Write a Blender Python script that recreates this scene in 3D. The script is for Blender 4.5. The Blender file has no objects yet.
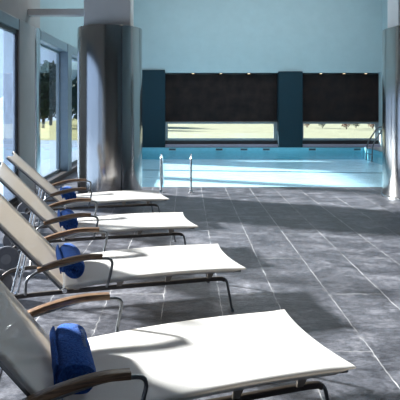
import bpy, bmesh, math, random
from mathutils import Vector, Matrix, noise
random.seed(7)
C = bpy.context.scene.collection
PI = math.pi
R = math.radians

# ------------------------------------------------------------------ camera
cd = bpy.data.cameras.new('camera'); cam = bpy.data.objects.new('camera', cd); C.objects.link(cam)
cam.location = (0, 0, 1.67); cam.rotation_euler = (PI/2, 0, 0)
cd.sensor_width = 36; cd.lens = 509/400*36
cd.shift_x = 13/400; cd.shift_y = -95/400
cd.clip_end = 2000; cd.clip_start = 0.02
bpy.context.scene.camera = cam

# ------------------------------------------------------------------ materials
def mat(name, col=(.5,.5,.5), rough=.5, metal=0, spec=None):
    m = bpy.data.materials.new(name); m.use_nodes = True
    b = m.node_tree.nodes['Principled BSDF']
    b.inputs['Base Color'].default_value = (*col, 1); b.inputs['Roughness'].default_value = rough
    b.inputs['Metallic'].default_value = metal
    if spec is not None: b.inputs['Specular IOR Level'].default_value = spec
    return m
def nd(m, t, **kw):
    n = m.node_tree.nodes.new(t)
    for k, v in kw.items():
        if hasattr(n, k): setattr(n, k, v)
    return n
def ln(m, a, b): m.node_tree.links.new(a, b)
def bsdf(m): return m.node_tree.nodes['Principled BSDF']
def coords(m, scale=(1,1,1), rot=(0,0,0), loc=(0,0,0), kind='Object'):
    tc = nd(m, 'ShaderNodeTexCoord'); mp = nd(m, 'ShaderNodeMapping')
    mp.inputs['Scale'].default_value = scale; mp.inputs['Rotation'].default_value = rot; mp.inputs['Location'].default_value = loc
    ln(m, tc.outputs[kind], mp.inputs['Vector']); return mp.outputs['Vector']
def noise_col(m, c1, c2, scale=5, detail=4, vec=None, lo=.3, hi=.7, rough=.5):
    n = nd(m, 'ShaderNodeTexNoise'); n.inputs['Scale'].default_value = scale; n.inputs['Detail'].default_value = detail
    n.inputs['Roughness'].default_value = rough
    ln(m, vec if vec is not None else coords(m), n.inputs['Vector'])
    r = nd(m, 'ShaderNodeValToRGB'); r.color_ramp.elements[0].position = lo; r.color_ramp.elements[1].position = hi
    r.color_ramp.elements[0].color = (*c1, 1); r.color_ramp.elements[1].color = (*c2, 1)
    ln(m, n.outputs['Fac'], r.inputs['Fac']); ln(m, r.outputs['Color'], bsdf(m).inputs['Base Color'])
    return n, r
def bump(m, height, strength=.3, dist=.01):
    b = nd(m, 'ShaderNodeBump'); b.inputs['Strength'].default_value = strength; b.inputs['Distance'].default_value = dist
    ln(m, height, b.inputs['Height']); ln(m, b.outputs['Normal'], bsdf(m).inputs['Normal']); return b

def plain(name, c, rough=.6, var=.08, scale=8, metal=0, spec=None, bs=.0):
    m = mat(name, c, rough, metal, spec)
    n, r = noise_col(m, tuple(x*(1-var) for x in c), tuple(min(1, x*(1+var)) for x in c), scale)
    if bs: bump(m, n.outputs['Fac'], bs, .01)
    return m

M = {}
M['blue_paint'] = plain('blue_paint', (.295,.395,.43), .7, .03, 3)
M['grey_paint'] = plain('grey_paint', (.36,.34,.335), .7, .04, 4)
M['pier_paint'] = plain('pier_paint', (.36,.355,.36), .5, .04, 4)
M['shaft'] = plain('shaft_plaster', (.68,.645,.63), .6, .03, 5)
M['teal_dark'] = plain('teal_dark_cladding', (.007,.025,.037), .75, .15, 30, 0, .2)
M['dark_wall'] = plain('dark_brown_board', (.012,.009,.012), .5, .1, 10)
M['ledge'] = plain('lavender_ledge', (.28,.27,.36), .4, .06, 10)
M['frame_grey'] = plain('window_frame_grey', (.22,.25,.27), .35, .05, 10, .4)
M['frame_black'] = plain('black_frame', (.012,.013,.016), .4, .1, 10)
M['frame_blue'] = plain('anodised_frame', (.24,.29,.33), .35, .05, 10, .5)
M['ceiling'] = plain('ceiling_paint', (.36,.44,.47), .8, .03, 3)
M['rear'] = plain('rear_wall_paint', (.30,.28,.265), .8, .05, 3)
M['steel'] = plain('stainless_tube', (.62,.63,.65), .18, .04, 20, 1)
M['gunmetal'] = plain('gunmetal_tube', (.17,.18,.19), .3, .08, 20, .9)
M['rail_metal'] = plain('bronze_dark_rail', (.075,.064,.058), .38, .15, 15, .3)
M['bracket'] = plain('cast_bracket', (.33,.29,.25), .5, .08, 20, .3)
M['rubber'] = plain('wheel_rubber', (.13,.135,.155), .55, .1, 20)
M['hub'] = plain('wheel_hub', (.20,.205,.22), .4, .1, 20)

# blinds: woven dark cloth
m = mat('blackout_cloth', (.022,.017,.018), .85, 0, .15)
n, r = noise_col(m, (.008,.0065,.0075), (.022,.015,.014), 2.5, 3)
w = nd(m, 'ShaderNodeTexWave'); w.inputs['Scale'].default_value = 60; ln(m, coords(m), w.inputs['Vector'])
bump(m, w.outputs['Fac'], .12, .004); M['blind'] = m

# polished metal cladding
m = mat('polished_cladding', (.56,.55,.55), .13, 1)
n, r = noise_col(m, (.40,.385,.375), (.50,.485,.475), 3, 3, coords(m, (1,1,.15)))
rr = nd(m, 'ShaderNodeMapRange'); rr.inputs['To Min'].default_value = .13; rr.inputs['To Max'].default_value = .22
n2 = nd(m, 'ShaderNodeTexNoise'); n2.inputs['Scale'].default_value = 60; ln(m, coords(m, (1,1,.02)), n2.inputs['Vector'])
ln(m, n2.outputs['Fac'], rr.inputs['Value']); ln(m, rr.outputs['Result'], bsdf(m).inputs['Roughness'])
n3 = nd(m, 'ShaderNodeTexNoise'); n3.inputs['Scale'].default_value = 1.6; ln(m, coords(m, (1,1,.5)), n3.inputs['Vector'])
bump(m, n3.outputs['Fac'], .10, .02); M['chrome'] = m

# slate floor
m = mat('slate_floor', (.1,.105,.12), .45, 0, .28)
vec = coords(m, (1,1,1), (0,0,PI/2), (0,0,0))
br = nd(m, 'ShaderNodeTexBrick')
br.offset = .5; br.inputs['Scale'].default_value = 1.0
br.inputs['Brick Width'].default_value = 2.1; br.inputs['Row Height'].default_value = .484
br.inputs['Mortar Size'].default_value = .0045; br.inputs['Mortar Smooth'].default_value = .3
br.inputs['Color1'].default_value = (.42,.42,.42,1); br.inputs['Color2'].default_value = (.58,.58,.58,1)
mpb = nd(m, 'ShaderNodeMapping'); mpb.inputs['Location'].default_value = (.30, .2, 0)
wob = nd(m, 'ShaderNodeTexNoise'); wob.inputs['Scale'].default_value = 13; ln(m, vec, wob.inputs['Vector'])
sub = nd(m, 'ShaderNodeVectorMath', operation='SUBTRACT'); sub.inputs[1].default_value = (.5,.5,.5); ln(m, wob.outputs['Color'], sub.inputs[0])
scl = nd(m, 'ShaderNodeVectorMath', operation='SCALE'); scl.inputs['Scale'].default_value = .026; ln(m, sub.outputs['Vector'], scl.inputs[0])
add = nd(m, 'ShaderNodeVectorMath', operation='ADD'); ln(m, vec, mpb.inputs['Vector']); ln(m, mpb.outputs['Vector'], add.inputs[0]); ln(m, scl.outputs['Vector'], add.inputs[1])
ln(m, add.outputs['Vector'], br.inputs['Vector'])
n1 = nd(m, 'ShaderNodeTexNoise'); n1.inputs['Scale'].default_value = 3.0; n1.inputs['Detail'].default_value = 10; n1.inputs['Roughness'].default_value = .74
strch = nd(m, 'ShaderNodeMapping'); strch.inputs['Scale'].default_value = (1.7, .9, 1); strch.inputs['Rotation'].default_value = (0,0,.12); ln(m, vec, strch.inputs['Vector'])
ln(m, strch.outputs['Vector'], n1.inputs['Vector']); n1.inputs['Distortion'].default_value = .6
r1 = nd(m, 'ShaderNodeValToRGB'); e = r1.color_ramp.elements
e[0].position = .33; e[0].color = (.024,.025,.032,1); e[1].position = .68; e[1].color = (.20,.20,.228,1)
e2 = r1.color_ramp.elements.new(.5); e2.color = (.079,.081,.097,1)
ln(m, n1.outputs['Fac'], r1.inputs['Fac'])
mul = nd(m, 'ShaderNodeMixRGB', blend_type='OVERLAY'); mul.inputs['Fac'].default_value = .55
ln(m, r1.outputs['Color'], mul.inputs[1]); ln(m, br.outputs['Color'], mul.inputs[2])
gn = nd(m, 'ShaderNodeTexNoise'); gn.inputs['Scale'].default_value = 5; gn.inputs['Detail'].default_value = 5; ln(m, vec, gn.inputs['Vector'])
gr = nd(m, 'ShaderNodeMapRange'); gr.inputs['From Min'].default_value = .35; gr.inputs['From Max'].default_value = .68; gr.inputs['To Min'].default_value = .10; gr.inputs['To Max'].default_value = 1
ln(m, gn.outputs['Fac'], gr.inputs['Value'])
gm = nd(m, 'ShaderNodeMath', operation='MULTIPLY'); ln(m, br.outputs['Fac'], gm.inputs[0]); ln(m, gr.outputs['Result'], gm.inputs[1])
br2 = nd(m, 'ShaderNodeTexBrick'); br2.offset = .5; br2.inputs['Scale'].default_value = 1.0
br2.inputs['Brick Width'].default_value = 2.1; br2.inputs['Row Height'].default_value = .484; br2.inputs['Mortar Size'].default_value = .03; br2.inputs['Mortar Smooth'].default_value = .9
ln(m, add.outputs['Vector'], br2.inputs['Vector'])
dn = nd(m, 'ShaderNodeTexNoise'); dn.inputs['Scale'].default_value = 6; dn.inputs['Detail'].default_value = 8; dn.inputs['Roughness'].default_value = .7; ln(m, vec, dn.inputs['Vector'])
dr = nd(m, 'ShaderNodeMapRange'); dr.inputs['From Min'].default_value = .56; dr.inputs['From Max'].default_value = .74; dr.inputs['To Max'].default_value = .8; ln(m, dn.outputs['Fac'], dr.inputs['Value'])
dm = nd(m, 'ShaderNodeMath', operation='MULTIPLY'); ln(m, br2.outputs['Fac'], dm.inputs[0]); ln(m, dr.outputs['Result'], dm.inputs[1])
fn_ = nd(m, 'ShaderNodeTexNoise'); fn_.inputs['Scale'].default_value = 19; fn_.inputs['Detail'].default_value = 8; fn_.inputs['Roughness'].default_value = .8; ln(m, strch.outputs['Vector'], fn_.inputs['Vector'])
fr_ = nd(m, 'ShaderNodeMapRange'); fr_.inputs['From Min'].default_value = .3; fr_.inputs['From Max'].default_value = .7; fr_.inputs['To Min'].default_value = .3; fr_.inputs['To Max'].default_value = 1.6; ln(m, fn_.outputs['Fac'], fr_.inputs['Value'])
fine = nd(m, 'ShaderNodeMixRGB', blend_type='MULTIPLY'); fine.inputs['Fac'].default_value = 1
ln(m, mul.outputs['Color'], fine.inputs[1]); ln(m, fr_.outputs['Result'], fine.inputs[2])
gx = nd(m, 'ShaderNodeMath', operation='MAXIMUM'); ln(m, gm.outputs['Value'], gx.inputs[0]); ln(m, dm.outputs['Value'], gx.inputs[1])
mx = nd(m, 'ShaderNodeMixRGB'); mx.inputs[2].default_value = (.55,.54,.55,1)
ln(m, gx.outputs['Value'], mx.inputs['Fac']); ln(m, fine.outputs['Color'], mx.inputs[1]); ln(m, mx.outputs['Color'], bsdf(m).inputs['Base Color'])
rg = nd(m, 'ShaderNodeMapRange'); rg.inputs['To Min'].default_value = .25; rg.inputs['To Max'].default_value = .5; ln(m, n1.outputs['Fac'], rg.inputs['Value']); ln(m, rg.outputs['Result'], bsdf(m).inputs['Roughness'])
bump(m, fn_.outputs['Fac'], .45, .012); M['slate'] = m

def schlick(m, f0, normal=None):
    lw = nd(m, 'ShaderNodeLayerWeight'); lw.inputs['Blend'].default_value = .5
    if normal is not None: ln(m, normal, lw.inputs['Normal'])
    pw = nd(m, 'ShaderNodeMath', operation='POWER'); pw.inputs[1].default_value = 5; ln(m, lw.outputs['Facing'], pw.inputs[0])
    ma = nd(m, 'ShaderNodeMath', operation='MULTIPLY_ADD'); ma.inputs[1].default_value = 1-f0; ma.inputs[2].default_value = f0; ln(m, pw.outputs['Value'], ma.inputs[0])
    return ma.outputs['Value']
# pool tile and water
m = mat('pool_tile', (.4,.72,.82), .3)
br = nd(m, 'ShaderNodeTexBrick'); br.offset = 0; br.inputs['Scale'].default_value = 1
br.inputs['Brick Width'].default_value = .3; br.inputs['Row Height'].default_value = .3; br.inputs['Mortar Size'].default_value = .006
br.inputs['Color1'].default_value = (.60,.82,.96,1); br.inputs['Color2'].default_value = (.66,.86,.98,1); br.inputs['Mortar'].default_value = (.70,.86,.90,1)
ln(m, coords(m), br.inputs['Vector']); ln(m, br.outputs['Color'], bsdf(m).inputs['Base Color']); M['tile'] = m
M['tile_shaded'] = plain('shaded_wall_tile', (.13,.42,.54), .3, .08, 12)  # same basin tile, with its shade put into a darker colour
M['lane'] = plain('dark_lane_tile', (.03,.13,.2), .3, .1, 10)
M['gutter'] = plain('gutter_plastic', (.02,.06,.08), .5, .1, 10)
m = bpy.data.materials.new('pool_water'); m.use_nodes = True; nt = m.node_tree; nt.nodes.remove(nt.nodes['Principled BSDF'])
out = nt.nodes['Material Output']
tr = nd(m, 'ShaderNodeBsdfTransparent'); tr.inputs['Color'].default_value = (.88,.965,.985,1)
gl = nd(m, 'ShaderNodeBsdfGlossy'); gl.inputs['Roughness'].default_value = .06
wn = nd(m, 'ShaderNodeTexNoise'); wn.inputs['Scale'].default_value = 3.2; wn.inputs['Detail'].default_value = 4
ln(m, coords(m, (1,1.4,1)), wn.inputs['Vector'])
bp = nd(m, 'ShaderNodeBump'); bp.inputs['Strength'].default_value = .55; bp.inputs['Distance'].default_value = .06
ln(m, wn.outputs['Fac'], bp.inputs['Height']); ln(m, bp.outputs['Normal'], gl.inputs['Normal']); fr = schlick(m, .02, bp.outputs['Normal'])
fm = nd(m, 'ShaderNodeMath', operation='MULTIPLY'); fm.inputs[1].default_value = .55; ln(m, fr, fm.inputs[0])
ms = nd(m, 'ShaderNodeMixShader'); ln(m, fm.outputs['Value'], ms.inputs['Fac']); ln(m, tr.outputs['BSDF'], ms.inputs[1]); ln(m, gl.outputs['BSDF'], ms.inputs[2])
ln(m, ms.outputs['Shader'], out.inputs['Surface']); M['water'] = m

def glass(name, tint=(.96,.98,.98), frost=0.0):
    m = bpy.data.materials.new(name); m.use_nodes = True; nt = m.node_tree; nt.nodes.remove(nt.nodes['Principled BSDF'])
    out = nt.nodes['Material Output']
    tr = nd(m, 'ShaderNodeBsdfTransparent'); tr.inputs['Color'].default_value = (*tint, 1)
    gl = nd(m, 'ShaderNodeBsdfGlossy'); gl.inputs['Roughness'].default_value = .02
    fr = schlick(m, .04)
    ms = nd(m, 'ShaderNodeMixShader'); ln(m, fr, ms.inputs['Fac']); ln(m, tr.outputs['BSDF'], ms.inputs[1]); ln(m, gl.outputs['BSDF'], ms.inputs[2])
    last = ms.outputs['Shader']
    if frost:      # condensation running down the pane
        tl = nd(m, 'ShaderNodeBsdfTranslucent'); tl.inputs['Color'].default_value = (.5,.68,1,1)
        nz = nd(m, 'ShaderNodeTexNoise'); nz.inputs['Scale'].default_value = 9; nz.inputs['Detail'].default_value = 6
        ln(m, coords(m, (1,3.0,.35)), nz.inputs['Vector'])
        mr = nd(m, 'ShaderNodeMapRange'); mr.inputs['From Min'].default_value = .35; mr.inputs['From Max'].default_value = .65
        mr.inputs['To Min'].default_value = frost*.5; mr.inputs['To Max'].default_value = min(1, frost*1.5)
        ln(m, nz.outputs['Fac'], mr.inputs['Value'])
        m2 = nd(m, 'ShaderNodeMixShader'); ln(m, mr.outputs['Result'], m2.inputs['Fac']); ln(m, last, m2.inputs[1]); ln(m, tl.outputs['BSDF'], m2.inputs[2])
        last = m2.outputs['Shader']
    ln(m, last, out.inputs['Surface']); return m
M['glass'] = glass('clear_glass'); M['frosted'] = glass('misted_glass', frost=.03)

# sling mesh cloth
m = mat('sling_mesh', (.70,.67,.62), .75)
n, r = noise_col(m, (.75,.74,.735), (.83,.82,.815), 160, 2)
ck = nd(m, 'ShaderNodeTexChecker'); ck.inputs['Scale'].default_value = 260; ln(m, coords(m), ck.inputs['Vector'])
bump(m, ck.outputs['Fac'], .15, .002)
tl = nd(m, 'ShaderNodeBsdfTranslucent'); tl.inputs['Color'].default_value = (.64,.53,.41,1)
mxs = nd(m, 'ShaderNodeMixShader'); mxs.inputs['Fac'].default_value = .34
ln(m, bsdf(m).outputs['BSDF'], mxs.inputs[1]); ln(m, tl.outputs['BSDF'], mxs.inputs[2])
tp = nd(m, 'ShaderNodeBsdfTransparent'); mx3 = nd(m, 'ShaderNodeMixShader'); mx3.inputs['Fac'].default_value = .30   # open weave, two faces
ln(m, mxs.outputs['Shader'], mx3.inputs[1]); ln(m, tp.outputs['BSDF'], mx3.inputs[2]); ln(m, mx3.outputs['Shader'], m.node_tree.nodes['Material Output'].inputs['Surface'])
M['sling'] = m
# oiled timber
m = mat('arm_timber', (.2,.1,.05), .38)
n, r = noise_col(m, (.055,.028,.016), (.25,.145,.078), 9, 6, coords(m, (1.2,14,14)))
bump(m, n.outputs['Fac'], .2, .004); M['wood'] = m
# terry towel
m = mat('terry_blue', (.012,.06,.30), .95, 0, .1)
n, r = noise_col(m, (.008,.036,.17), (.032,.112,.40), 95, 3)
bump(m, n.outputs['Fac'], .9, .008)
bsdf(m).inputs['Sheen Weight'].default_value = .25; bsdf(m).inputs['Sheen Tint'].default_value = (.3,.45,1,1)
M['towel'] = m
M['thread'] = plain('pale_thread', (.22,.28,.42), .8, .05, 50)
# outside
M['meadow'] = plain('meadow_grass', (.24,.235,.085), .9, .25, 2)
M['lawn'] = plain('pale_lawn', (.215,.215,.125), .9, .12, 1.5)
M['terrace'] = plain('pale_terrace', (.21,.29,.39), .8, .08, 3)
M['leaf_dark'] = plain('dark_foliage', (.018,.040,.022), .8, .5, 3)
M['leaf_red'] = plain('russet_foliage', (.12,.05,.03), .8, .4, 3)
M['bark'] = plain('bark', (.06,.045,.035), .9, .3, 8)
M['hill'] = plain('reflection_teal_hill', (.14,.23,.25), .95, .12, .05)
def emit(name, col, s):
    m = bpy.data.materials.new(name); m.use_nodes = True; b = bsdf(m)
    b.inputs['Emission Color'].default_value = (*col,1); b.inputs['Emission Strength'].default_value = s; b.inputs['Base Color'].default_value = (*col,1); return m
M['lamp'] = emit('warm_lamp', (1,.72,.42), 2.5)

# ------------------------------------------------------------------ geometry helpers
def obj(name, bm, m, parent=None, smooth=True, bevel=0, seg=2):
    me = bpy.data.meshes.new(name)
    bmesh.ops.recalc_face_normals(bm, faces=bm.faces[:])
    bm.to_mesh(me); bm.free()
    o = bpy.data.objects.new(name, me); C.objects.link(o)
    me.materials.append(M[m] if isinstance(m, str) else m)
    if smooth:
        for p in me.polygons: p.use_smooth = True
    if bevel:
        b = o.modifiers.new('b', 'BEVEL'); b.width = bevel; b.segments = seg; b.limit_method = 'ANGLE'
    if smooth:
        try: me.set_sharp_from_angle(angle=R(38))
        except Exception: pass
    if parent is not None: o.parent = parent
    return o
def tag(o, label, cat, group=None):
    o['label'] = label; o['category'] = cat
    if group: o['group'] = group
    return o
def thing(name, label, cat, loc=(0,0,0), rz=0, group=None):
    o = bpy.data.objects.new(name, None); C.objects.link(o); o.empty_display_size = .1
    o.location = loc; o.rotation_euler = (0,0,rz); return tag(o, label, cat, group)
def struct(name, bm, m, parent=None, **kw):
    o = obj(name, bm, m, parent, **kw)
    if parent is None: o['kind'] = 'structure'
    return o
def box(bm, x0, x1, y0, y1, z0, z1):
    vs = [bm.verts.new((x, y, z)) for x in (x0, x1) for y in (y0, y1) for z in (z0, z1)]
    for f in ((0,1,3,2),(4,6,7,5),(0,4,5,1),(2,3,7,6),(0,2,6,4),(1,5,7,3)): bm.faces.new([vs[i] for i in f])
    return bm
def B(*a): return box(bmesh.new(), *a)
def smoothpath(pts, n=8):
    P = [Vector(p) for p in pts]; out = []
    for i in range(len(P)-1):
        a = P[i-1] if i else P[0]*2-P[1]; b, c = P[i], P[i+1]; d = P[i+2] if i+2 < len(P) else P[-1]*2-P[-2]
        for k in range(n):
            t = k/n
            out.append(.5*((2*b)+(c-a)*t+(2*a-5*b+4*c-d)*t*t+(3*b-a-3*c+d)*t**3))
    out.append(P[-1]); return out
def fillet(pts, rad=.06, n=6):
    """polyline with rounded corners"""
    P = [Vector(p) for p in pts]; out = [P[0]]
    for i in range(1, len(P)-1):
        a, b, c = P[i-1], P[i], P[i+1]
        da, dc = (a-b), (c-b); r = min(rad, da.length*.48, dc.length*.48)
        p0 = b+da.normalized()*r; p1 = b+dc.normalized()*r
        for k in range(n+1):
            t = k/n; out.append(p0*(1-t)**2 + b*2*t*(1-t) + p1*t*t)
    out.append(P[-1]); return out
def sweep(bm, path, sec, up=Vector((0,1,0))):
    """sec: list of (a,b): a along 'up x tangent' plane normal, b along up"""
    rings = []
    for i, p in enumerate(path):
        t = (path[min(i+1, len(path)-1)]-path[max(i-1, 0)]).normalized()
        side = t.cross(up)
        if side.length < 1e-4: side = t.cross(Vector((1,0,0)))
        side.normalize(); u2 = side.cross(t).normalized()
        rings.append([bm.verts.new(p+side*a+u2*b) for a, b in sec])
    n = len(sec)
    for i in range(len(rings)-1):
        for k in range(n): bm.faces.new((rings[i][k], rings[i][(k+1)%n], rings[i+1][(k+1)%n], rings[i+1][k]))
    bm.faces.new(rings[0][::-1]); bm.faces.new(rings[-1]); return bm
def circ(r, n=10, ry=None): return [(r*math.cos(2*PI*k/n), (ry or r)*math.sin(2*PI*k/n)) for k in range(n)]
def rrect(a, b, r, n=3):
    out = []
    for cx, cy, st in ((a-r,b-r,0),(-a+r,b-r,PI/2),(-a+r,-b+r,PI),(a-r,-b+r,3*PI/2)):
        for k in range(n+1):
            t = st+k/n*PI/2; out.append((cx+r*math.cos(t), cy+r*math.sin(t)))
    return out
def tube(pts, r, n=10, rad=.05, bm=None): return sweep(bm or bmesh.new(), fillet(pts, rad), circ(r, n))
def lathe(prof, n=48, axis='Z', bm=None, loc=(0,0,0)):
    bm = bm or bmesh.new(); rings = []; loc = Vector(loc)
    for r, h in prof:
        ring = []
        for k in range(n):
            a = 2*PI*k/n; x, y = r*math.cos(a), r*math.sin(a)
            ring.append(bm.verts.new(loc+(Vector((x, y, h)) if axis == 'Z' else Vector((x, h, y)))))
        rings.append(ring)
    for i in range(len(rings)-1):
        for k in range(n): bm.faces.new((rings[i][k], rings[i][(k+1)%n], rings[i+1][(k+1)%n], rings[i+1][k]))
    bm.faces.new(rings[0][::-1]); bm.faces.new(rings[-1]); return bm
def grid_solid(fn, nu, nv, th):
    """fn(i/nu, j/nv)->(point, normal); closed slab of thickness th"""
    bm = bmesh.new(); top = []; bot = []
    for i in range(nu+1):
        tr_, br_ = [], []
        for j in range(nv+1):
            p, q = fn(i/nu, j/nv); tr_.append(bm.verts.new(p)); br_.append(bm.verts.new(p-q*th))
        top.append(tr_); bot.append(br_)
    for i in range(nu):
        for j in range(nv):
            bm.faces.new((top[i][j], top[i+1][j], top[i+1][j+1], top[i][j+1])); bm.faces.new((bot[i][j], bot[i][j+1], bot[i+1][j+1], bot[i+1][j]))
    for i in range(nu):
        bm.faces.new((top[i][0], bot[i][0], bot[i+1][0], top[i+1][0])); bm.faces.new((top[i][nv], top[i+1][nv], bot[i+1][nv], bot[i][nv]))
    for j in range(nv):
        bm.faces.new((top[0][j], top[0][j+1], bot[0][j+1], bot[0][j])); bm.faces.new((top[nu][j], bot[nu][j], bot[nu][j+1], top[nu][j+1]))
    return bm

# ------------------------------------------------------------------ the room
XL, XR, YB, YF, ZC = -2.85, 7.75, -4.0, 20.2, 7.4
PX0, PX1, PY0, PY1 = -1.95, 7.0, 10.37, 20.12     # pool basin
P0, P1 = 8.58, 9.87                               # pier on the left wall, along Y
PB = -.48; WZ = -.155
b = bmesh.new()
box(b, XL-.3, XR+.2, YB-.2, PY0, -.8, 0); box(b, XL-.3, PX0, PY0, YF+.6, -.8, 0); box(b, PX1, XR+.2, PY0, YF+.6, -.8, 0); box(b, PX0, PX1, PY1, YF+.6, -.8, 0)
struct('floor', b, 'slate', smooth=False)
# basin
b = bmesh.new(); box(b, PX0, PX1, PY0, PY1, PB-.1, PB)
struct('trim_1', b, 'tile', smooth=False)
b = bmesh.new(); e_ = .012
box(b, PX0, PX1, PY1-e_, PY1, PB, -.012); box(b, PX0, PX1, PY0, PY0+e_, PB, -.012); box(b, PX0, PX0+e_, PY0+e_, PY1-e_, PB, -.012); box(b, PX1-e_, PX1, PY0+e_, PY1-e_, PB, -.012)
struct('trim_2', b, 'tile_shaded', smooth=False)
b = bmesh.new(); sweep(b, [Vector((PX0+.02, 16.9, PB+.002)), Vector((PX1-.02, 16.0, PB+.002))], rrect(.09, .0018, .0008, 1), Vector((0,0,1)))
struct('trim_3', b, 'lane', smooth=False)
b = bmesh.new(); nx, ny = 60, 64
vs = [[b.verts.new((PX0+e_+.001+(PX1-PX0-2*e_-.002)*i/nx, PY0+e_+.001+(PY1-PY0-2*e_-.002)*j/ny, WZ+.004*noise.noise(Vector((i*.5, j*.5, 0))))) for j in range(ny+1)] for i in range(nx+1)]
for i in range(nx):
    for j in range(ny): b.faces.new((vs[i][j], vs[i+1][j], vs[i+1][j+1], vs[i][j+1]))
w_ = obj('pool_water', b, 'water'); w_['kind'] = 'stuff'; tag(w_, 'bright turquoise rippled water filling the indoor pool', 'water')
# ceiling, right wall, wall behind
struct('ceiling', B(XL-.3, XR+.2, YB-.2, YF+.6, ZC, ZC+.2), 'ceiling', smooth=False)
struct('wall_right', B(XR, XR+.2, YB-.2, YF+.6, 0, ZC), 'blue_paint', smooth=False)
struct('wall_rear', B(XL-.3, XR, YB-.2, YB, 0, ZC), 'rear', smooth=False)
# left wall: piers, header, upper wall
ZT, ZH = 2.93, 3.12      # glass top, header top
WX = XL-.25
struct('wall_left', B(WX, XL, YB, P1, ZH, ZC), 'grey_paint', smooth=False)
struct('wall_left.001', B(WX, XL, P1, YF, ZH, ZC), 'blue_paint', smooth=False)
struct('trim_4', B(WX, XL+.03, P0, P1-.42, 0, ZH), 'pier_paint', smooth=False, bevel=.01)
b = lathe([(.2, 0), (.2, ZH)], 32, loc=(XL-.14, P1-.205, 0)); struct('trim_5', b, 'steel')
struct('trim_6', B(WX, XL+.035, 12.05, 12.45, 0, ZH-.004), 'frame_blue', smooth=False, bevel=.01)
struct('trim_7', B(WX, XL+.035, 15.6, 16.1, 0, ZH), 'frame_blue', smooth=False, bevel=.01)
struct('trim_8', B(WX, XL, 19.6, YF, 0, ZH), 'pier_paint', smooth=False)
struct('trim_9', B(WX, XL, YB, -1.0, 0, ZH), 'pier_paint', smooth=False)
struct('trim_10', B(WX, XL+.02, P1, 19.6, ZT, ZH), 'frame_blue', smooth=False, bevel=.008)
struct('trim_11', B(WX, XL+.02, -1.0, P0, ZT, ZH-.002), 'frame_blue', smooth=False, bevel=.008)
struct('baseboard_left', B(WX, XL+.05, P1, 19.6, 0, .11), 'rail_metal', smooth=False, bevel=.008)
struct('baseboard_left.001', B(WX, XL+.01, -1.0, P0, 0, .06), 'rail_metal', smooth=False, bevel=.008)
def window(name, y0, y1, z0, z1, xg, fw, fm, gm, dep=.05, muls=()):
    b = bmesh.new()
    box(b, xg-dep/2, xg+dep/2, y0, y0+fw, z0, z1); box(b, xg-dep/2, xg+dep/2, y1-fw, y1, z0, z1)
    box(b, xg-dep/2, xg+dep/2, y0+fw, y1-fw, z0, z0+fw); box(b, xg-dep/2, xg+dep/2, y0+fw, y1-fw, z1-fw, z1)
    for q in muls: box(b, xg-dep/2, xg+dep/2, q-fw/2, q+fw/2, z0+fw, z1-fw)
    o = struct(name, b, fm, smooth=False)
    ed = [y0+fw]+[v for q in muls for v in (q-fw/2, q+fw/2)]+[y1-fw]
    for k in range(0, len(ed), 2): obj('pane', B(xg-.004, xg+.004, ed[k], ed[k+1], z0+fw, z1-fw), gm, o, smooth=False)
    return o
window('window_1', 6.3, P0, .06, ZT, XL-.03, .07, 'frame_black', 'frosted')
struct('trim_21', B(WX, XL+.03, 2.3, 3.4, 0, ZH), 'pier_paint', smooth=False, bevel=.01)  # out-of-view pier, added to shade the nearest lounger's backrest
window('window_2', 3.4, 6.3, .06, ZT, XL-.03, .05, 'frame_black', 'glass')
window('window_3', -1.0, 2.3, .06, ZT, XL-.03, .05, 'frame_black', 'glass')
window('window_4', P1, 12.05, .11, ZT, XL-.19, .045, 'frame_blue', 'glass')
window('window_5', 12.45, 15.6, .11, ZT, XL-.19, .06, 'frame_blue', 'glass')
window('window_6', 16.1, 19.6, .11, ZT, XL-.19, .06, 'frame_blue', 'glass')
# cross beam between pier and column shaft
struct('trim_12', B(XL, -1.79, 9.1, 9.3, 3.28, 3.395), 'shaft', smooth=False, bevel=.01)

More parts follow.
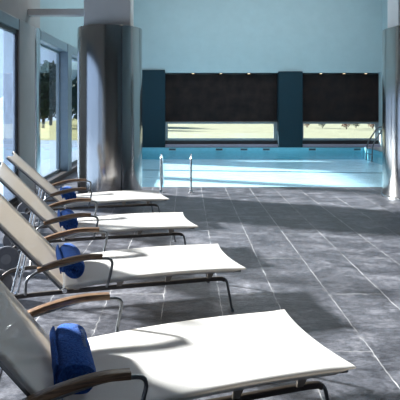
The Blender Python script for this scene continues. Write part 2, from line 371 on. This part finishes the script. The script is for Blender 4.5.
# ---- back wall
ZS = 2.95
struct('wall_back', B(XL, XR, YF, YF+.4, ZS, ZC), 'blue_paint', smooth=False)
struct('trim_13', B(-1.9, -.87, YF-.1, YF+.4, 0, 3.06), 'teal_dark', smooth=False, bevel=.01)
struct('trim_14', B(3.62, 4.57, YF-.1, YF+.4, 0, 3.0), 'teal_dark', smooth=False, bevel=.01)
struct('trim_15', B(XL, -1.9, YF, YF+.4, 0, ZS), 'teal_dark', smooth=False)
struct('trim_16', B(7.68, XR, YF-.04, YF+.4, 0, ZS), 'blue_paint', smooth=False)
YG = YF+.26
for k, (a, c) in enumerate(((-.87, 3.62), (4.57, 7.68))):
    struct('wall_back.%03d' % (k+1), B(a, c, YG-.02, YF+.4, .10, .25), 'dark_wall', smooth=False)
    struct('trim_%d' % (17+k), B(a, c, YF+.02, YF+.4, 0, .10), 'ledge', smooth=False, bevel=.008)
    struct('trim_%d' % (19+k), B(a, c, YG+.06, YF+.4, .97, ZS), 'dark_wall', smooth=False)
    # low window under the blind
    b = bmesh.new(); z0, z1 = .25, 1.0; fw = .085; y0, y1 = YG-.06, YG+.02
    rj = .14
    box(b, a, a+.10, y0, y1, z0, z1); box(b, c-rj, c, y0, y1, z0, z1); box(b, a+.10, c-rj, y0, y1, z0, z0+fw); box(b, a+.10, c-rj, y0, y1, z1-fw, z1)
    o = struct('window_%d' % (7+k), b, 'frame_grey', smooth=False)
    obj('pane', B(a+.10, c-rj, YG-.02, YG-.012, z0+fw, z1-fw), 'glass', o, smooth=False)
    # roller blind
    t = thing('roller_blind', ('wide dark blackout blind lowered over the long low window left of the teal pier', 'dark blackout blind lowered over the low window between teal pier and right column')[k], 'blind', ((a+c)/2, YG-.07, 1.0), 0, 'blackout blinds on the far wall')
    hw = (c-a)/2-.01; b = bmesh.new(); N = 40
    def fn(u, v, hw=hw): 
        return Vector((-hw+2*hw*u, .006*math.sin(u*23)*math.sin(v*3), .0+(ZS-1.02)*v)), Vector((0,1,0))
    obj('blind_cloth', grid_solid(fn, N, 12, .004), 'blind', t)
    obj('bottom_bar', sweep(bmesh.new(), [Vector((-hw,0,.0)), Vector((hw,0,.0))], circ(.018, 8)), 'rail_metal', t)
    obj('roller_tube', sweep(bmesh.new(), [Vector((-hw,.03,ZS-1.055)), Vector((hw,.03,ZS-1.055))], circ(.035, 12)), 'rail_metal', t)
# downlights under the bulkhead
pos = ['leftmost','second from the left','third from the left','third from the right','second from the right','rightmost']
for q, X in zip(pos, (.24, 1.35, 2.46, 5.33, 6.25, 7.12)):
    t = thing('downlight', 'small warm downlight above the dark blinds, %s of the six' % q, 'downlight', (X, YF+.06, ZS), 0, 'downlights along the bulkhead')
    obj('trim_ring', lathe([(.055,-.03),(.06,-.03),(.06,0),(.04,0)], 20), 'frame_grey', t)
    obj('lens', lathe([(.04,-.04),(.048,-.034),(.048,-.029)], 20), 'lamp', t)
# pool gutters
for q, X in zip(['first','second','third','fourth','fifth','sixth'], (-.58, 1.27, 2.25, 3.13, 4.95, 6.73)):
    z = -.085
    t = thing('pool_skimmer', 'small dark skimmer slot in the far pool edge, %s from the left' % q, 'skimmer', (X, PY1-e_, z), 0, 'skimmers in the far pool edge')
    b = bmesh.new(); w2 = .125
    box(b, -w2-.015, w2+.015, -.012, 0, .03, .042); box(b, -w2-.015, w2+.015, -.012, 0, -.042, -.03); box(b, -w2-.015, -w2, -.012, 0, -.03, .03); box(b, w2, w2+.015, -.012, 0, -.03, .03)
    obj('surround', b, 'frame_grey', t, smooth=False)
    obj('flap', B(-w2, w2, -.006, 0, -.03, .03), 'gutter', t, smooth=False)

# ---- chrome columns
def column(X, label, half, y0, y1):
    t = thing('chrome_column', label, 'column', (X, 9.2, 0), 0, 'polished round columns')
    r = .578; top = 3.045
    prof = [(r, .0), (r, 1.52), (r-.004, 1.523), (r-.004, 1.527), (r, 1.53), (r, top-.03), (r-.006, top-.006), (r-.02, top), (.1, top)]
    prof = [(r, .0), (r, top-.02), (r-.004, top-.005), (r-.02, top), (.1, top)]
    obj('cladding', lathe(prof, 96), 'chrome', t)
    obj('seam_strip', B(-.012, .012, -.006, .004, .02, top-.02), 'gunmetal', t, smooth=False).matrix_local = Matrix.Rotation(R(28), 4, 'Z') @ Matrix.Translation((0,-r,0))
    obj('plastered_shaft', B(half[0], half[1], y0-9.2, y1-9.2, top, ZC), 'shaft', t, smooth=False, bevel=.02)
    obj('base_ring', lathe([(r+.02, 0), (r+.02, .035), (r+.004, .045), (r-.05, .045)], 96), 'steel', t)
column(-1.39, 'mirror-polished round metal column behind the farthest lounger, left of the pool', (-.41, .41), 8.85, 9.35)
column(4.15, 'mirror-polished round metal column at the right edge, in front of the pool', (-.475, .45), 8.85, 9.35)

# ---- pool ladders
def ladder_rail(r, top, reach):
    # local: +y towards the water
    return tube([(0,0,0),(0,0,top),(0,reach*.42,top),(0,reach-.03,.26),(0,reach,-.36)], r, 12, .2)
def ladder(name, label, loc, rz, gap, top, reach, mm, r=.021):
    t = thing(name, label, 'pool ladder', loc, rz)
    for s in (-1, 1):
        b = ladder_rail(r, top, reach); bmesh.ops.translate(b, verts=b.verts[:], vec=(s*gap/2, 0, 0))
        q = obj('rail', b, mm, t)
        obj('floor_flange', lathe([(.055,.0),(.055,.012),(.03,.02),(.024,.05)], 20, loc=(s*gap/2,0,0)), 'steel', q)
    for z in (-.10, -.34):
        b = bmesh.new(); box(b, -gap/2+.02, gap/2-.02, reach-.03, reach+.05, z-.012, z+.012); obj('tread', b, 'steel', t, smooth=False, bevel=.006)
    return t
ladder('pool_ladder', 'stainless pool ladder with two upright rails on the near pool edge', (-.21, 9.73, 0), 0, 0.575, .705, .76, 'steel', .0185)
ladder('pool_ladder', 'curved pool ladder rails, dark reflection put into their colour, at the far right beside the chrome column', (PX1+.30, 18.4, 0), R(90), .55, .87, .72, 'gunmetal', .026)  # gunmetal in place of steel; the dark reflection is put into the colour

# ---- added fill lamps, unseen above the frame, to brighten the blue wall
M['diffuser'] = emit('fill_diffuser', (1,.97,.92), 1.2)
NAMES = []
def fill_lamp(X, Y, power, label):
    t = thing('fill_lamp', label, 'fill lamp', (X, Y, ZC), 0, 'added fill lamps')
    b = bmesh.new(); w2, h2 = .9, .45
    box(b, -w2, w2, -h2, -h2+.04, -.08, 0); box(b, -w2, w2, h2-.04, h2, -.08, 0); box(b, -w2, -w2+.04, -h2+.04, h2-.04, -.08, 0); box(b, w2-.04, w2, -h2+.04, h2-.04, -.08, 0)
    obj('fill_frame', b, 'frame_grey', t, smooth=False)
    obj('fill_diffuser', B(-w2+.04, w2-.04, -h2+.04, h2-.04, -.05, -.04), 'diffuser', t, smooth=False)
    l = bpy.data.lights.new('fill_light', 'AREA'); l.shape = 'RECTANGLE'; l.size = 1.7; l.size_y = .8; l.energy = power; l.color = (1,.97,.93)
    o = bpy.data.objects.new('fill_light', l); C.objects.link(o); o.parent = t; o.location = (0,0,-.06)
for r_, Y in (('nearest the far wall', 17.6), ('over the middle of the pool', 14.6), ('over the near pool edge', 11.6)):
    for c_, X in (('left', -.4), ('middle', 2.6), ('right', 5.6)): fill_lamp(X, Y, 44, 'added unseen fill lamp at the ceiling, %s one in the row %s' % (c_, r_))
for c_, X in (('left', -.6), ('right', 4.2)): fill_lamp(X, 4.5, 6, 'added unseen fill lamp over the lounge floor, %s of the two' % c_)

# ------------------------------------------------------------------ loungers
W = .758
def zs(s): return .35+.027*math.sin(PI*min(max(s, 0), 1.42)/1.42)-.016*s
SH = 1.42
def lounger(X0, D0, th, al, label, arms=(-.030,-.028), ext=.028):
    ux, uy = math.cos(th), math.sin(th)
    cx = X0 - 1.0*ux - uy*W/2; cy = D0 - 1.0*uy + ux*W/2
    t = thing('sun_lounger', label, 'sun lounger', (cx, cy, 0), th, 'sun loungers in a row by the windows')
    P = lambda s, v, z: Vector((1.0-s, v-W/2, z))
    up = Vector((0,0,1))
    # seat sling with a hollowed foot edge; side hems roll down over the tubes
    def seat(u, v):
        vv = v*W; foot = -.010+.046*(1-(2*v-1)**2); s = foot+(SH-foot)*u
        d = min(vv, W-vv); drop = .026*(1-min(1, d/.022)**.5)**1.4 if d < .022 else 0
        drop *= min(1, max(.25, s/.12))
        sag = .012*(1-(2*v-1)**2)*math.sin(PI*min(1, u*1.2+.0))
        lip = .0
        return P(s, vv, zs(s)-drop-sag-lip), up
    cols = [0, .004, .010, .018, .03]+[.05+.9*k/14 for k in range(15)]+[.97, .982, .990, .996, 1]
    def seat2(u, j): return seat(u, cols[int(round(j*(len(cols)-1)))])
    obj('seat_sling', grid_solid(seat2, 36, len(cols)-1, .006), 'sling', t)
    # backrest sling
    ca, sa = math.cos(al), math.sin(al); L = .99; nrm = Vector((sa, 0, ca))
    def BP(tt, vv, off=0): return P(SH+tt*ca, vv, zs(SH)+tt*sa)+nrm*off
    def back(u, j):
        v = cols[int(round(j*(len(cols)-1)))]; vv = v*W
        head = .045*(1-(2*v-1)**2); tt = .012+(L-head-.012)*u
        d = min(vv, W-vv); drop = .020*(1-min(1, d/.022)**.5)**1.6 if d < .022 else 0
        return BP(tt, vv, -drop-.010*(1-(2*v-1)**2)*math.sin(PI*u)), nrm
    obj('back_sling', grid_solid(back, 24, len(cols)-1, .006), 'sling', t)
    # seat tubes under each hem, foot and hinge cross bars
    for v in (.016, W-.016):
        obj('seat_tube', sweep(bmesh.new(), [P(s, v, zs(s)-.024) for s in [.03+k*(SH-.03)/24 for k in range(25)]], circ(.010, 10)), 'gunmetal', t)
        obj('back_tube', sweep(bmesh.new(), [BP(q, v, -.030) for q in (0, .3, .6, L-.005)], rrect(.014, .014, .006)), 'gunmetal', t)
        obj('hinge_cap', lathe([(.016,-.014),(.018,-.01),(.018,.01),(.016,.014)], 20, 'Y', loc=P(SH, v-.0+(.03 if v > W/2 else -.03), zs(SH)-.03)), 'steel', t)
    b = sweep(bmesh.new(), [P(.09, .02, zs(.09)-.030), P(.09, W-.02, zs(.09)-.030)], circ(.010, 8), Vector((0,0,1))); obj('crossbar', b, 'gunmetal', t)
    b = sweep(bmesh.new(), [P(SH, -.01, zs(SH)-.032), P(SH, W+.01, zs(SH)-.032)], circ(.012, 8), Vector((0,0,1))); obj('crossbar', b, 'gunmetal', t)
    for sd in (0, 1):
        v = .045 if sd == 0 else W-.045; o_ = -1 if sd == 0 else 1
        # flat base rail
        path = smoothpath([P(.16, v, .254), P(.24, v, .268), P(.7, v, .270), P(1.2, v, .270), P(1.75, v, .262), P(1.90, v, .225), P(1.97, v, .135)], 6)
        obj('base_rail', sweep(bmesh.new(), path, rrect(.016, .013, .006)), 'rail_metal', t)
        # foot leg, bent
        b = tube([P(.25, v, .268), P(.145, v, .268), P(.10, v+o_*.012, .012)], .0105, 10, .05)
        lg = obj('leg', b, 'gunmetal', t)
        obj('foot_cap', lathe([(.016,0),(.016,.014),(.011,.02)], 14, loc=P(.099, v+o_*.012, 0)), 'rubber', lg)
        # brackets between rail and sling tube
        for s in (.30, .64, 1.02, 1.34):
            z0, z1 = .283, zs(s)-.030
            if z1 > z0:
                b = bmesh.new(); va = .027 if sd == 0 else W-.027; vb = .018 if sd == 0 else W-.018
                q = [P(s-.022, va, z0), P(s+.012, va, z0), P(s+.012, vb, z1), P(s-.045, vb, z1)]
                top = [b.verts.new(p+Vector((0,.006,0))) for p in q]; bot = [b.verts.new(p-Vector((0,.006,0))) for p in q]
                b.faces.new(top); b.faces.new(bot[::-1])
                for k in range(4): b.faces.new((top[k], bot[k], bot[(k+1)%4], top[(k+1)%4]))
                obj('bracket', b, 'bracket', t, smooth=False)
        # armrest: bent tube with a timber grip on top
        va = -.035 if sd == 0 else W+.035
        arm = arms[sd]; fx = (.0, .035)[sd]+ext
        b = tube([P(1.135-fx, v+o_*.016, .286), P(1.128-fx, va, .34), P(1.088-fx, va, .545+arm), P(1.25, va, .560+arm), P(1.62, va, .485+arm), P(1.69, va, .44+arm), P(1.695, va, .33), P(1.70, v+o_*.016, .276)], .0105, 10, .06)
        ar = obj('armrest', b, 'gunmetal', t)
        path = smoothpath([P(1.172-fx, va, .566+arm), P(1.26, va, .572+arm), P(1.38, va, .560+arm), P(1.50, va, .535+arm), P(1.61, va, .500+arm)], 6)
        obj('timber_grip', sweep(bmesh.new(), path, rrect(.017, .026, .009)), 'wood', ar)
        # back prop: pair of struts
        vp = .075 if sd == 0 else W-.075
        b = bmesh.new()
        tube([BP(.36, vp, -.045), P(1.755, v+o_*-.02, .285)], .0095, 10, .01, b)
        tube([BP(.40, vp+o_*-.035, -.045), P(1.80, v+o_*-.035, .27)], .0095, 10, .01, b)
        sweep(b, [P(1.77, v, .272), P(1.77, v-o_*.05, .272)], circ(.012, 8), Vector((0,0,1)))
        obj('back_prop', b, 'steel', t)
        # wheel
        vw = -.0 if sd == 0 else W
        wx = P(1.975, vw, .128)
        wh = obj('wheel', lathe([(.05,-.014),(.118,-.018),(.127,-.010),(.127,.010),(.118,.018),(.05,.014)], 36, 'Y', loc=wx), 'rubber', t)
        obj('hub', lathe([(.022,-.022),(.05,-.018),(.05,.018),(.022,.022)], 24, 'Y', loc=wx), 'hub', wh)
        # carry handle loop behind
        pass
    obj('axle', sweep(bmesh.new(), [P(1.975, .0, .128), P(1.975, W, .128)], circ(.010, 10), Vector((0,0,1))), 'steel', t)
    return (cx, cy, th)

LL = [(.84447, 2.56944, .3012, R(53), 'nearest cream mesh sun lounger with its foot towards the lower right corner', (-.055,-.02), .02),
      (.46951, 4.12127, .2442, R(48), 'second cream mesh sun lounger from the camera, behind the nearest one'),
      (.11262, 5.54620, .2290, R(46), 'third cream mesh sun lounger from the camera, next nearer than the farthest'),
      (-.25774, 7.16676, .2395, R(43), 'farthest cream mesh sun lounger, in front of the left chrome column')]
PLs = [lounger(*a) for a in LL]

# ------------------------------------------------------------------ rolled towels
def towel(place, label, v0, v1, seed, s=1.367, A=.101, Bz=.084, text=False, rot=4):
    cx, cy, th = place
    c, sn = math.cos(th), math.sin(th)
    lx = 1.0-s; ly = (v0+v1)/2-W/2
    zc = zs(s)+Bz+.004
    loc = (cx+lx*c-ly*sn, cy+lx*sn+ly*c, zc)
    t = thing('rolled_towel', label, 'towel', loc, th+R(rot), 'rolled blue towels on the loungers')
    Ln = v1-v0; turns = 3.3; N = 130; bm = bmesh.new(); ny = 26; thick = .0135
    outer, inner = [], []
    for k in range(N+1):
        a = -2*PI*turns*(1-k/N)+PI*1.02; q = (k/N); rr = .10+.90*q
        outer.append((rr, a)); inner.append((max(.02, rr-.20-.04*q), a))
    def pt(rr, a, y, e):
        sh = 1-.30*max(0, abs(y)/(Ln/2)-.72)**1.5*2.2   # softened ends
        n_ = 1+.06*noise.noise(Vector((math.cos(a)*1.6+seed, math.sin(a)*1.6, y*9)))
        x = A*rr*sh*n_*math.cos(a); z = Bz*rr*sh*n_*math.sin(a)
        z = max(z, -Bz)                         # flattened where it rests
        yy = y*(1+.05*(1-rr)*0)+.010*math.sin(3*a+seed)*(abs(y)/(Ln/2))**4+ (.02*(rr-.6))*(-1 if y < 0 else 1)*(-(abs(y)/(Ln/2))**6)
        return Vector((x, yy, z))
    G = []
    for prof in (outer, inner):
        G.append([[bm.verts.new(pt(r_, a_, -Ln/2+Ln*j/ny, 0)) for j in range(ny+1)] for r_, a_ in prof])
    O, I = G
    for k in range(N):
        for j in range(ny):
            bm.faces.new((O[k][j], O[k+1][j], O[k+1][j+1], O[k][j+1])); bm.faces.new((I[k][j], I[k][j+1], I[k+1][j+1], I[k+1][j]))
        bm.faces.new((O[k][0], I[k][0], I[k+1][0], O[k+1][0])); bm.faces.new((O[k][ny], O[k+1][ny], I[k+1][ny], I[k][ny]))
    for j in range(ny):
        bm.faces.new((O[0][j], O[0][j+1], I[0][j+1], I[0][j])); bm.faces.new((O[N][j], I[N][j], I[N][j+1], O[N][j+1]))
    obj('towel_roll', bm, 'towel', t)
    # loose end of the towel standing up against the backrest
    path = smoothpath([(-A*.96,0,-.02), (-A*1.01,0,.02), (-A*.97,0,.05), (-A*.86,0,.072)], 5)
    fb = bmesh.new(); rows = []
    for p in path: rows.append([fb.verts.new(Vector((p.x, y, p.z))+Vector((.004*noise.noise(Vector((y*11, p.z*20, seed))),0,0))) for y in [(-.46+.92*k/14)*Ln for k in range(15)]])
    for i in range(len(rows)-1):
        for k in range(14): fb.faces.new((rows[i][k], rows[i][k+1], rows[i+1][k+1], rows[i+1][k]))
    fl = obj('loose_end', fb, 'towel', t); so = fl.modifiers.new('s', 'SOLIDIFY'); so.thickness = .010; so.offset = 0
    if text:
        # illegible stitched line along the roll, on the foot side
        eb = bmesh.new(); y = -.10; rnd = random.Random(3)
        def sp(y, h):    # h: across the line
            a = R(60)+h
            p = pt(1.0, a, y, 0)*1.0; return Vector((p.x*1.025, p.y, p.z*1.025))
        line = []
        for gi in range(10):
            y += .020; k = gi % 3
            line += [(y, -.10), (y+.004, .11), (y+.011, .08*(k-1)), (y+.014, -.09 if k else .02)]
        sweep(eb, [sp(*q) for q in line], circ(.0014, 5), Vector((.6,.1,.8)))
        obj('embroidery', eb, 'thread', t)
    return t
towel(PLs[0], 'rolled royal blue towel with a faint stitched line, on the nearest lounger', .13, .60, 1, s=1.358, A=.100, rot=0, Bz=.09, text=True)
towel(PLs[1], 'rolled royal blue towel on the second lounger from the camera', .05, .58, 2.3)
towel(PLs[2], 'rolled royal blue towel on the third lounger from the camera', .05, .57, 4.1)
towel(PLs[3], 'rolled royal blue towel on the farthest lounger before the chrome column', .05, .58, 6.2)

# ------------------------------------------------------------------ outside
struct('ground', B(-400, 400, YF+.6, 500, -1.2, -.22), 'lawn', smooth=False)
struct('ground.001', B(-16, WX, -30, YF+.6, -1.2, -.12), 'terrace', smooth=False)
struct('ground.002', B(-400, -16, -60, 400, -1.2, -.20), 'terrace', smooth=False)
struct('ground.004', B(-16, -3.4, 27, 190, -1.2, -.20), 'meadow', smooth=False)
struct('ground.005', B(-16, -3.4, YF+.6, 27, -1.2, -.205), 'terrace', smooth=False)
def crown(bm, c, r, n, rnd, leaf=.16):
    for _ in range(n):
        d = Vector((rnd.gauss(0,1), rnd.gauss(0,1), rnd.gauss(0,1))).normalized()
        p = c+Vector((d.x*r[0], d.y*r[1], d.z*r[2]))*(rnd.random()**.33)*(.8+.35*noise.noise(d*2.1+c))
        a = Vector((rnd.gauss(0,1), rnd.gauss(0,1), rnd.gauss(0,1))).normalized(); q = a.orthogonal().normalized()*leaf; w = a.cross(q)
        bm.faces.new([bm.verts.new(p+q), bm.verts.new(p+w*.5), bm.verts.new(p-q), bm.verts.new(p-w*.5)])
def tree(X, Y, h, wd, label, name='tree', m='leaf_dark', cat='tree', n=1500, g='trees beyond the left windows'):
    rnd = random.Random(int(X*13+Y*7)); t = thing(name, label, cat, (X, Y, -.2), 0, g)
    b = bmesh.new(); crown(b, Vector((0,0,h*.52)), (wd, wd, h*.5), n, rnd, h*.045)
    obj('foliage', b, m, t, smooth=False)
    obj('trunk', tube([(0,0,0), (.02*h,0,h*.3), (0,.02*h,h*.6)], h*.025, 8, .1), 'bark', t)
tree(-11.6, 41, 5.4, 1.6, 'dark tree beyond the meadow seen left of the window mullion', n=2600)
tree(-12.6, 47, 6.3, 1.7, 'taller dark tree farther back beyond the left windows', n=2400)
tree(-9.2, 44, 5.0, 1.3, 'small dark tree beside the right mullion of the left windows', n=1500)
shr = [(12.2, 39, 1.15, .45, 'leaf_red'), (13.6, 41, 1.3, .6, 'leaf_dark'), (10.9, 41, 1.0, .4, 'leaf_dark'), (9.9, 42, 1.05, .4, 'leaf_red'), (14.4, 39.5, 1.1, .5, 'leaf_red')]
od = ['first', 'second', 'third', 'fourth', 'fifth']
for k, (X, Y, h, wd, mm) in enumerate(sorted(shr)):
    tree(X, Y, h, wd, '%s low shrub from the left on the lawn beyond the right low window' % od[k], 'shrub', mm, 'shrub', 700, 'shrubs on the lawn')
# added hill; its teal imitates the blue wall's reflection in the panes
b = bmesh.new(); rows = []
for i in range(41):
    x = -140+110*i/40; hgt = 24*(.75+.3*noise.noise(Vector((x*.03, 3, 0))))*min(1, max(0, (x+86)/16))*(1 if x < -30 else 1)
    rows.append([b.verts.new((x, 200, -1)), b.verts.new((x, 215, hgt*.7)), b.verts.new((x, 235, hgt)), b.verts.new((x, 290, -1))])
for i in range(40):
    for k in range(3): b.faces.new((rows[i][k], rows[i+1][k], rows[i+1][k+1], rows[i][k+1]))
struct('ground.003', b, 'hill')

# ------------------------------------------------------------------ light
sl = bpy.data.lights.new('sun', 'SUN'); so_ = bpy.data.objects.new('sun', sl); C.objects.link(so_)
sl.energy = 24.0; sl.angle = R(3.5); sl.color = (1, .985, .96)
so_.rotation_euler = Vector((.81, -.31, -.35)).to_track_quat('-Z', 'Y').to_euler()
so_.location = (-10, 5, 8)
wd = bpy.data.worlds.new('world'); bpy.context.scene.world = wd; wd.use_nodes = True
nt = wd.node_tree; bg = nt.nodes['Background']
tc = nt.nodes.new('ShaderNodeTexCoord'); sx = nt.nodes.new('ShaderNodeSeparateXYZ'); rp = nt.nodes.new('ShaderNodeValToRGB')
rp.color_ramp.elements[0].position = 0; rp.color_ramp.elements[0].color = (.52,.70,1,1)
rp.color_ramp.elements[1].position = .6; rp.color_ramp.elements[1].color = (.35,.55,.95,1)
nt.links.new(tc.outputs['Generated'], sx.inputs[0]); nt.links.new(sx.outputs['Z'], rp.inputs['Fac']); nt.links.new(rp.outputs['Color'], bg.inputs['Color'])
bg.inputs['Strength'].default_value = .85
def portal(y0, y1, x, z0, z1):
    l = bpy.data.lights.new('daylight_portal', 'AREA'); o = bpy.data.objects.new('daylight_portal', l); C.objects.link(o)
    l.shape = 'RECTANGLE'; l.size = y1-y0; l.size_y = z1-z0; l.cycles.is_portal = True
    o.location = (x, (y0+y1)/2, (z0+z1)/2); o.rotation_euler = Vector((1,0,0)).to_track_quat('-Z', 'Z').to_euler()
portal(-1, P0, WX-.02, .06, ZT); portal(P1, 19.6, WX-.02, .1, ZT)

sc = bpy.context.scene
sc.view_settings.view_transform = 'Standard'; sc.view_settings.look = 'None'; sc.view_settings.gamma = 1
sc.view_settings.use_curve_mapping = False; sc.view_settings.exposure = 0.32
sc.cycles.use_denoising = True; sc.cycles.max_bounces = 10; sc.cycles.diffuse_bounces = 6; sc.cycles.transparent_max_bounces = 16
sc.cycles.caustics_reflective = False; sc.cycles.caustics_refractive = False; sc.cycles.sample_clamp_indirect = 6
